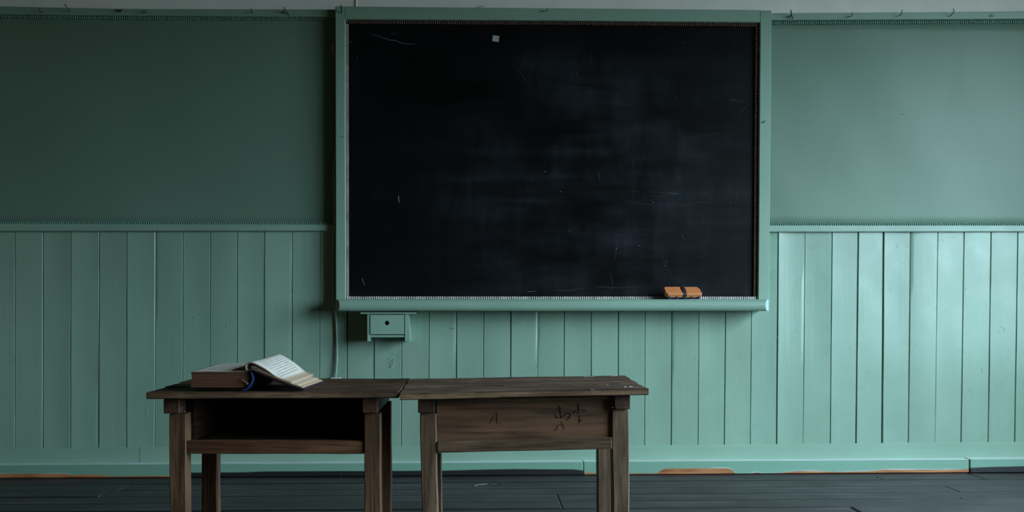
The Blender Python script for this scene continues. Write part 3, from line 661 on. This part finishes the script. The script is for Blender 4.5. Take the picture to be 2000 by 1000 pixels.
# ---------------------------------------------------------------- desks
def quad_board(name, fl_, fr_, br_, bl_, th, m, parent, seed, **pr):
    """tabletop board given by its four top corners"""
    fw, fwb, fz = wob(seed, .0013), wob(seed + 1, .0010), wob(seed + 2, .0005); rings = []; n = 26
    for i in range(-1, n + 2):
        t = min(1, max(0, i / n)); end = i in (-1, n + 1); e = .0014 if end else 0
        f = fl_.lerp(fr_, t); b = bl_.lerp(br_, t); yf = f.y + fw(t * 4) + e; yb = b.y + fwb(t * 4) * .4 - e
        zf, zb = f.z + fz(t * 3) - e, b.z + fz(t * 3) - e; th_ = th - 2 * e; c = .002
        xs = 0 if not end else (.0016 if i < 0 else -.0016)
        def X(u): return f.x + (b.x - f.x) * u + xs
        # chamfer on the front edge, worn a little
        wr = c + abs(fwb(t * 14)) * 2.2
        rings.append([(X(0), yf, zf - th_ + c), (X(0), yf, zf - wr), (X(.02), yf + wr, zf), (X(.33), yf*.67 + yb*.33, zf*.67 + zb*.33 - .0004), (X(.67), yf*.33 + yb*.67, zf*.33 + zb*.67), (X(1), yb - .001, zb), (X(1), yb, zb - .001), (X(1), yb, zb - th_ + .001), (X(0), yf + c, zf - th_)])
    o = MB().loft(rings).build(name, m, parent, **pr)
    o.data.materials.append(W1_EDGE if m == W1_TOP else W2_EDGE)  # front face takes a lighter edge colour than the top
    for p in o.data.polygons:
        v_ = [o.data.vertices[i].co for i in p.vertices]
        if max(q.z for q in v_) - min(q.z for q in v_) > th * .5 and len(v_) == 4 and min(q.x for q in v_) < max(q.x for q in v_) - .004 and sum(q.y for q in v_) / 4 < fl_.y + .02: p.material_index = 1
    return o
def pleg(x0t, x1t, x0b, x1b, ytop_px, yf, yb, m, parent, seed):
    """leg: pixel columns at the top and at the frame bottom, on the plane yf, continued to the floor"""
    t0, t1 = at(x0t, ytop_px, yf), at(x1t, ytop_px, yf); b0, b1 = at(x0b, 1000, yf), at(x1b, 1000, yf); k = t0.z / (t0.z - b0.z)
    f0, f1 = t0.x + (b0.x - t0.x) * k, t1.x + (b1.x - t1.x) * k
    return board((0, f0, f1, yf, yb), (t0.z, t0.x, t1.x, yf, yb), 'z', 'leg', m, parent, ch=.002, n=12, wo=.0008, seed=seed)
def xb(px, py, yf, yb, name, m, parent, px1, py1, seed=1, axis='x', zlo=None, zhi=None, py0r=None, py1r=None, ch=.0015, **pr):
    a, b = at(px, py, yf), at(px1, py1, yf)
    ar = at(px1, py0r if py0r is not None else py, yf); br = at(px, py1, yf); b = at(px1, py1r if py1r is not None else py1, yf)
    if axis == 'x': return board((a.x, yf, yb, br.z, a.z), (b.x, yf, yb, b.z, ar.z), 'x', name, m, parent, ch=ch, seed=seed, **pr)
    return board((yf, a.x, b.x, br.z, a.z), (yb, a.x, b.x, br.z, a.z), 'y', name, m, parent, ch=ch, seed=seed, **pr)

# left desk, open side towards us
d1 = empty('school_desk', label='left wooden school desk with an open shelf, holding the open book', category='desk')
YF = 2.408; ZT = .600; TH = .0183
fl_, fr_ = at(285.6, 763.6, YF), at(777.5, 763.6, YF); fl_.z = fr_.z = ZT
YBK = 2.785; bl_ = Vector((at(376, 740, YBK).x, YBK, ZT)); br_ = Vector((at(800.6, 740, YBK).x, YBK, ZT))
cuts = [0, .37, .70, 1]
for i in range(3):
    a, b = cuts[i], cuts[i + 1]; g = .004
    A, B = fl_.lerp(bl_, a), fl_.lerp(bl_, b); C, D = fr_.lerp(br_, a), fr_.lerp(br_, b)
    B = B - Vector((0, g, 0)) if i < 2 else B; D = D - Vector((0, g, 0)) if i < 2 else D
    up_ = Vector((0, 0, .0024 * (i - 1))); quad_board('tabletop_board', A + up_, C + up_, D + up_, B + up_, TH + .0024 * (i - 1), W1_TOP, d1, 10 + i)
zu = ZT - TH
def bearer(x0, x1, pyb, yf, yb, m, parent, seed, zt0):
    a, b = at(x0, pyb, yf), at(x1, pyb, yf)
    return board((yf, a.x, b.x, a.z, zt0), (yb, a.x, b.x, a.z, zt0), 'y', 'bearer', m, parent, ch=.002, seed=seed, wo=.0004)
bearer(319, 349.6, 808, 2.430, 2.76, W1_Y, d1, 1, zu - .0012); bearer(707.5, 737.5, 807, 2.430, 2.76, W1_Y, d1, 2, zu - .0012)
LY = 2.440
zleg = 808.2
pleg(330, 363, 331.5, 364, zleg, LY, LY + .045, W1_Z, d1, 3); pleg(711, 743, 712, 744, 807.3, LY, LY + .045, W1_Z, d1, 4)
RY = 2.722; hz_ = at(340, 808, LY).z - .0005
def rear(px0, px1, d, m, seed, shift=0.0):
    a, b = at(px0, 700, RY).x, at(px1, 700, RY).x
    return board((0, a + shift, b + shift, RY, RY + .042), (hz_, a, b, RY, RY + .042), 'z', 'leg', m, d, ch=.002, n=10, wo=.0008, seed=seed)
rear(393.6, 423.4, d1, W1_Z, 5); rear(734.5, 763, d1, W1_Z, 6)
xl0 = at(363, 800, LY).x; xr0 = at(711, 800, LY).x
xb(364.2, 861, LY + .004, LY + .026, 'front_rail', W1_X, d1, 710.6, 886.6, 7)
zs = at(500, 861, LY + .004).z
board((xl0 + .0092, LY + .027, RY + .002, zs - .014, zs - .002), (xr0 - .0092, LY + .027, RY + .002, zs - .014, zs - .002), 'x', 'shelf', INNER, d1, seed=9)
for xs, s_ in ((xl0, -1), (xr0, 1)):
    # side panel just inside the legs and the stretcher between the legs
    xa_, xb_ = (xs - .0145, xs + .009) if s_ < 0 else (xs - .009, xs + .004)
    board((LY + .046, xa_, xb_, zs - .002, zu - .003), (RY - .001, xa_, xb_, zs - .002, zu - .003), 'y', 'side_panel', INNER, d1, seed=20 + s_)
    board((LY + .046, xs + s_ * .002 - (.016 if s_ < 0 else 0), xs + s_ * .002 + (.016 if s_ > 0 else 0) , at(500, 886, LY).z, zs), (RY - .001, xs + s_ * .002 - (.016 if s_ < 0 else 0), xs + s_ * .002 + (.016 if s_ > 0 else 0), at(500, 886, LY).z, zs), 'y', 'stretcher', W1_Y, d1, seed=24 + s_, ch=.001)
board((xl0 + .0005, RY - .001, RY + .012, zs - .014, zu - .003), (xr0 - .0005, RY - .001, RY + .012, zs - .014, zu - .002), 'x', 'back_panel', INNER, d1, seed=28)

# right desk, closed panel towards us
d2 = empty('school_desk', label='right wooden school desk with a closed inked panel and scarred grey top', category='desk')
YF2 = 2.402; YB2 = 2.765
fl2, fr2 = at(780.6, 766.6, YF2), at(1267, 756.6, YF2); bl2, br2 = at(801, 741.6, YB2), at(1218, 735.2, YB2)
cuts = [0, .40, .72, 1]
for i in range(3):
    a, b = cuts[i], cuts[i + 1]; g = .004
    A, B = fl2.lerp(bl2, a), fl2.lerp(bl2, b); C, D = fr2.lerp(br2, a), fr2.lerp(br2, b)
    if i < 2: B = B - Vector((0, g, 0)); D = D - Vector((0, g, 0))
    up_ = Vector((0, 0, .0028 * (i - 1) )); quad_board('tabletop_board', A + up_, C + up_, D + up_, B + up_, TH + .0028 * (i - 1), W2_TOP, d2, 40 + i)
bearer(816, 848.6, 807, 2.430, 2.75, W2_Y, d2, 51, fl2.z - TH - .0015); bearer(1200.5, 1231.5, 799.6, 2.430, 2.75, W2_Y, d2, 52, fr2.z - TH - .0035)
pleg(820, 851.5, 823.8, 855, 807.4, LY, LY + .045, W2_Z, d2, 53); pleg(1195.5, 1228.5, 1197.5, 1229, 800, LY, LY + .045, W2_Z, d2, 54)
hz_ = at(830, 807, LY).z; rear(828, 861, d2, W2_Z, 55, .006); hz_ = at(1210, 800, LY).z; rear(1168, 1198, d2, W2_Z, 56)
PY = 2.448
pan = xb(851.5, 783, PY, PY + .012, 'front_panel', W2_P, d2, 1196, 866, 57, py0r=775, py1r=858)
xb(851.8, 780.5, PY - .006, PY + .012, 'upper_rail', W2_X, d2, 1195.6, 787, 58, py0r=773, py1r=781)
xb(854.5, 863, LY - .003, LY + .020, 'lower_rail', W2_X, d2, 1195.2, 884.5, 59, py0r=854.5, py1r=877)
x20, x21 = at(853, 800, LY).x, at(1195.5, 800, LY).x; zs2 = at(1000, 860, LY).z
board((x20 + .002, PY + .014, RY + .002, zs2 - .014, zs2 - .002), (x21 - .002, PY + .014, RY + .002, zs2 - .009, zs2 + .003), 'x', 'shelf', INNER, d2, seed=60)
for xs, s_, dz in ((x20, -1, -.002), (x21, 1, .006)):
    board((LY + .046, xs - .004, xs + .005, zs2, zu - .003 + dz), (RY - .001, xs - .004, xs + .005, zs2, zu - .003 + dz), 'y', 'side_panel', INNER, d2, seed=64 + s_)
    board((LY + .046, xs + s_ * .010 - .008, xs + s_ * .010 + .008, zs2 - .03, zs2 - .002), (RY - .001, xs + s_ * .010 - .008, xs + s_ * .010 + .008, zs2 - .03, zs2 - .002), 'y', 'stretcher', W2_Y, d2, seed=68 + s_, ch=.001)

# ink writing on the panel
INK = plain('black_ink', (.018, .015, .013), .8, spec=.1)
def Z4(x, y): return (1060 + x / 12.5, 770 + y / 12.5)
lst = [[1.05] + [Z4(*p) for p in s_] for s_ in [
    [(385,260),(405,310),(425,380),(430,450),(450,520),(475,600)], [(300,385),(360,375),(420,355),(470,335)],
    [(315,480),(325,540),(360,575),(440,565),(520,540),(570,490),(595,455)], [(620,455),(665,475),(680,520),(660,570),(610,620),(560,645)], [(545,575),(620,565),(680,550)],
    [(875,225),(878,330),(875,400),(870,480)], [(785,305),(860,295),(960,275)], [(810,375),(900,370),(1000,375),(1040,380),(1000,430)], [(790,385),(780,440),(775,480)],
    [(905,520),(900,600),(890,710)], [(900,600),(920,650),(950,655),(970,635)]]]
lst += [[.65] + [Z4(*p) for p in s_] for s_ in [[(270,870),(330,875),(355,850),(345,800),(385,760),(440,745),(480,755)], [(495,740),(520,790),(530,855)], [(455,650),(480,700),(500,740)], [(1005,580),(1025,578)]]]
def G(x, y): return (760 + x * .3, 700 + y * .3)
lst += [[.7, G(697,347), G(703,380), G(703,425)], [.6, G(683,375), G(668,400), G(660,425)], [.6, G(720,420), G(727,428)]]
strokes('ink_writing', INK, d2, lst, PY - .0012, sc_=.00125, label='handwritten black ink characters')
# pink and white marks on the top
def topmark(lst, m, name, label):
    b = MB()
    for (x0, y0, x1, y1, wd) in lst:
        def onz(px, py):
            p = None
            for t in [k / 40 for k in range(41)]:
                A, B = fl2.lerp(bl2, t), fr2.lerp(br2, t)
                q = at(px, py, A.y); zt_ = A.z + (B.z - A.z) * (q.x - A.x) / (B.x - A.x)
                if p is None or abs(q.z - zt_) < p[0]: p = (abs(q.z - zt_), Vector((q.x, A.y, zt_ + (.0028 if t > .73 else 0 if t > .40 else -.0028))))
            return p[1]
        a, c = onz(x0, y0), onz(x1, y1); u = Vector((0, wd, 0)); h = Vector((0, 0, .0009)); dn = Vector((0, 0, 0))
        b.loft([[a - u + dn, a + u + dn, a + u + h, a - u + h], [c - u + dn, c + u + dn, c + u + h, c - u + h]])
    return b.build(name, m, d2, kind='stuff', label=label)
topmark([(1080,748.3,1116,749.8,.002),(818,748,824,748.4,.004),(980,744.6,1008,744.4,.003),(975,752,990,752.6,.002)], plain('pink_chalk', (.40, .10, .17), .9), 'pink_marks', 'pink chalk marks')
topmark([(1194,736.4,1206,736,.004),(1213,736,1222,736.2,.004),(1219,754,1223,753,.003),(1228,753.5,1235,753,.003),(918,747,923,747.3,.004),(1153,759.6,1160,759.4,.003),(1184,751,1189,751,.003),(900,743,940,743.2,.002),(840,742.6,880,742.8,.002),(1140,738.5,1160,738,.003)], plain('white_chalk_bits', (.38, .37, .34), .9), 'white_marks', 'chips and white chalk marks')

# ---------------------------------------------------------------- open book
bkk = empty('open_book', label='thick old open book with blue cover and curled pages on the left desk', category='book')
bkk.location = Vector((at(483, 760, 2.425).x, 2.425, ZT + .0030)); bkk.rotation_euler = (0, 0, R(-5.5))
S = 2.42 / F
def B_(px, py): return ((px - 483) * S, (760.5 - py) * S)
def text_page(name, base, lines=27.0, u0=.47, u1=.84):
    m, nt, b = mat(name)
    tc = N(nt, 'ShaderNodeTexCoord'); mp = N(nt, 'ShaderNodeSeparateXYZ'); L(nt, tc.outputs['UV'], mp.inputs[0])
    u, v = mp.outputs[0], mp.outputs[1]
    col = math_(nt, 'FRACT', math_(nt, 'MULTIPLY', u, lines))
    line = math_(nt, 'MULTIPLY', ramp(nt, col, [(.22, 0), (.34, 1)]), ramp(nt, col, [(.62, 1), (.74, 0)]))
    nz = N(nt, 'ShaderNodeTexNoise'); nz.inputs['Scale'].default_value = 1; nz.inputs['Detail'].default_value = 3
    m2 = N(nt, 'ShaderNodeMapping'); m2.inputs['Scale'].default_value = (30, 75, 1); L(nt, tc.outputs['UV'], m2.inputs[0]); L(nt, m2.outputs[0], nz.inputs['Vector'])
    ink = math_(nt, 'MULTIPLY', line, ramp(nt, nz.outputs['Fac'], [(.40, 0), (.5, 1)]))
    mar = math_(nt, 'MULTIPLY', ramp(nt, v, [(.10, 0), (.12, 1)]), ramp(nt, v, [(.88, 1), (.90, 0)]))
    mar = math_(nt, 'MULTIPLY', mar, math_(nt, 'MULTIPLY', ramp(nt, u, [(u0, 0), (u0 + .01, 1)]), ramp(nt, u, [(u1, 1), (u1 + .01, 0)])))
    ink = math_(nt, 'MULTIPLY', ink, mar)
    foxing = ramp(nt, noise(nt, (25, 25, 25), 1, 5), [(.45, 0), (.75, .5)])
    c = mix(nt, foxing, base, tuple(x * q for x, q in zip(base, (.8, .72, .6))))
    ed = ramp(nt, u, [(.875, 0), (.905, .7), (1, .85)]); c = mix(nt, ed, c, (.42, .27, .16))
    c = mix(nt, math_(nt, 'MULTIPLY', ink, .7), c, (.07, .07, .075))
    L(nt, c, b.inputs['Base Color']); b.inputs['Roughness'].default_value = .8
    return m
PAGE = text_page('printed_page', (.62, .57, .50)); PAGE_L = text_page('printed_left_page', (.74, .68, .57), 17.0, .12, .80)
EDGE = plain('brown_page_edges', (.21, .105, .062), .9, grain=(6, 6, 900), namp=.45, bstr=.6, spec=.1)
EDGE2 = plain('tan_page_edges', (.38, .25, .155), .85, grain=(60, 60, 400), namp=.3)
BLUE = plain('blue_cloth_cover', (.02, .065, .30), .6, nscale=200, namp=.3)
NAVY = plain('worn_cover_and_spine_shade', (.012, .014, .02), .8, spec=.15, nscale=60, namp=.3)
DEP = .195
def sheet(name, front, back, th, m, dep=DEP, y0=0.0, parent=bkk, nsub=6, **pr):
    """curved sheet lofted from a front curve to a back curve, both lists of (x,z); the thickness goes down"""
    def cr(P4, t):
        a, b, c, d = P4; return .5 * ((2*b) + (-a + c)*t + (2*a - 5*b + 4*c - d)*t*t + (-a + 3*b - 3*c + d)*t**3)
    def spl(pts):
        o = []
        for i in range(len(pts) - 1):
            q = [pts[max(0, i-1)], pts[i], pts[i+1], pts[min(len(pts)-1, i+2)]]
            for k in range(nsub): o.append(tuple(cr([z[j] for z in q], k / nsub) for j in (0, 1)))
        return o + [pts[-1]]
    f, b = spl(front), spl(back); n = len(f); rows = 6; verts = []; faces = []
    def nrm(c, i):
        a, d = c[max(0, i-1)], c[min(n-1, i+1)]; tx, tz = d[0]-a[0], d[1]-a[1]; l = math.hypot(tx, tz) or 1; return (-tz/l, tx/l)
    for side in (0, 1):
        for r in range(rows + 1):
            t = r / rows
            for i in range(n):
                x = f[i][0] + (b[i][0]-f[i][0])*t; z = f[i][1] + (b[i][1]-f[i][1])*t
                if side:
                    nf, nb = nrm(f, i), nrm(b, i); x -= (nf[0] + (nb[0]-nf[0])*t) * th; z -= (nf[1] + (nb[1]-nf[1])*t) * th
                verts.append((x, y0 + dep * t, z))
    S1 = (rows + 1) * n; uvs = {}
    for r in range(rows):
        for i in range(n - 1):
            a = r*n + i; faces.append((a, a+1, a+1+n, a+n)); faces.append((S1+a+n, S1+a+n+1, S1+a+1, S1+a))
    for i in range(n - 1):
        faces.append((i, S1+i, S1+i+1, i+1)); a = rows*n + i; faces.append((a, a+1, S1+a+1, S1+a))
    for r in range(rows):
        a = r*n; faces.append((a, a+n, S1+a+n, S1+a)); a += n-1; faces.append((a, S1+a, S1+a+n, a+n))
    me = bpy.data.meshes.new(name); me.from_pydata(verts, [], faces)
    uv = me.uv_layers.new(name='UVMap')
    nf_ = 2 * rows * (n - 1)
    for p in me.polygons:
        top = p.index < nf_
        p.use_smooth = top; p.material_index = 0 if top or not pr.get('_edge') else 1
        for li in p.loop_indices:
            v = me.loops[li].vertex_index % S1; uv.data[li].uv = ((v % n) / (n - 1), (v // n) / rows)
    me.materials.append(m)
    if pr.get('_edge'): me.materials.append(pr['_edge'])
    o = bpy.data.objects.new(name, me); COL.objects.link(o); o.parent = parent
    for k, v in pr.items():
        if not k.startswith('_'): o[k] = v
    return o
up = lambda c, dz, dx=0.0: [(x + dx, z + dz) for x, z in c]
# left page block
blk_f = [(-.1385, .0405), (-.10, .0415), (-.06, .0415), (-.03, .0420), (-.012, .0425), (-.004, .044)]
m = MB(); rings = []
for k in range(7):
    t = k / 6; top = [(x, z + .008 * t + (.0035 * math.sin(math.pi * t) if i > 2 else 0)) for i, (x, z) in enumerate(blk_f)]
    y = .002 + DEP * t
    ring = [(x, y, z) for x, z in top] + [(.003, y, .036), (.0045, y, .024), (.001, y, .010), (-.006, y, .0035), (-.09, y, .003), (-.1395, y, .0035), (-.1372, y, .015), (-.1366, y, .027), (-.1380, y, .036)]
    rings.append(ring)
m.loft(rings).build('page_block', EDGE, bkk, label='thick block of brown-edged pages on the left')
sheet('left_page', up(blk_f, .0008), [(x, z + .0088) for x, z in blk_f], .0006, PAGE_L, y0=.001, label='topmost left page with faded print')
# cover: flat under the block, up the spine, down to the desk on the right
bas = [B_(372.5, 760.4), B_(420, 760.4), B_(473, 760.4)]
sheet('cover_base', bas, bas, .0022, NAVY, dep=DEP + .006, y0=-.003, label='dark worn cover under the page block')
cov = [B_(473.3, 760.4), B_(478, 760.2), B_(481, 759.5), B_(488, 752), B_(492.5, 743), B_(493, 736), B_(489.5, 727.5)]
sheet('spine_cover', cov, cov, .0022, NAVY, dep=DEP, y0=.005, label='spine with the shade inside it painted dark')  # blue spine cloth coloured near-black as the shade of the hollow
sheet('spine_edge', cov, cov, .0030, BLUE, dep=.0075, y0=-.003, label='bright blue cloth edge of the spine')
cov2 = [B_(487.5, 723.5), B_(495, 723.5), B_(506, 728.5), B_(522, 735), B_(545, 744.5), B_(570, 753), B_(596, 760.0)]
cov2b = up(cov2, .003)
sheet('front_cover', cov2, cov2b, .0024, NAVY, dep=DEP + .004, y0=-.002, label='worn dark front cover propped open on the right')
lo_ = [B_(488, 721.5), B_(495, 721.3), B_(507, 725), B_(522, 731), B_(545, 740.3), B_(568, 749), B_(592, 756.5)]
sheet('lower_pages', lo_, up(lo_, .003), .0035, PAGE, y0=0.0, _edge=EDGE, label='lower pages with darker edges')
mid = [B_(490, 716), B_(500, 718), B_(515, 725), B_(535, 735), B_(555, 744), B_(583, 753.2)]
sheet('middle_pages', mid, up(mid, .0045), .0028, PAGE, y0=0.002, dep=DEP - .006, _edge=EDGE2, label='middle pages with tan edges')
cur = [B_(482.5, 727), B_(479, 722), B_(478.6, 716), B_(481.5, 710.5), B_(488, 708), B_(497, 710), B_(510, 716.2), B_(524, 724.6), B_(538, 734.8), B_(553, 741.5), B_(569.6, 747)]
curb = [(x + (.004 if i > 3 else .001), z + (.003 if i < 3 else .0068 + (.006 if 4 < i < 9 else 0))) for i, (x, z) in enumerate(cur)]
sheet('curled_pages', cur, curb, .0026, PAGE, y0=.001, dep=DEP - .003, _edge=EDGE2, label='curled white printed pages with tan edges')
THREAD = plain('frayed_thread', (.40, .33, .28), .9)
m = MB()
for pts in ([(472, 740.5), (475, 743.5), (478.5, 746), (481, 747)], [(473.5, 745.5), (477, 745), (481, 748), (484.5, 751)], [(482, 746.5), (484.5, 748.5), (485.5, 753)]):
    m.tube([(B_(a, b)[0], -.0005 - .001 * (i % 2), B_(a, b)[1]) for i, (a, b) in enumerate(pts)], .0009, 6)
m.build('thread', THREAD, bkk, label='frayed pale binding thread')
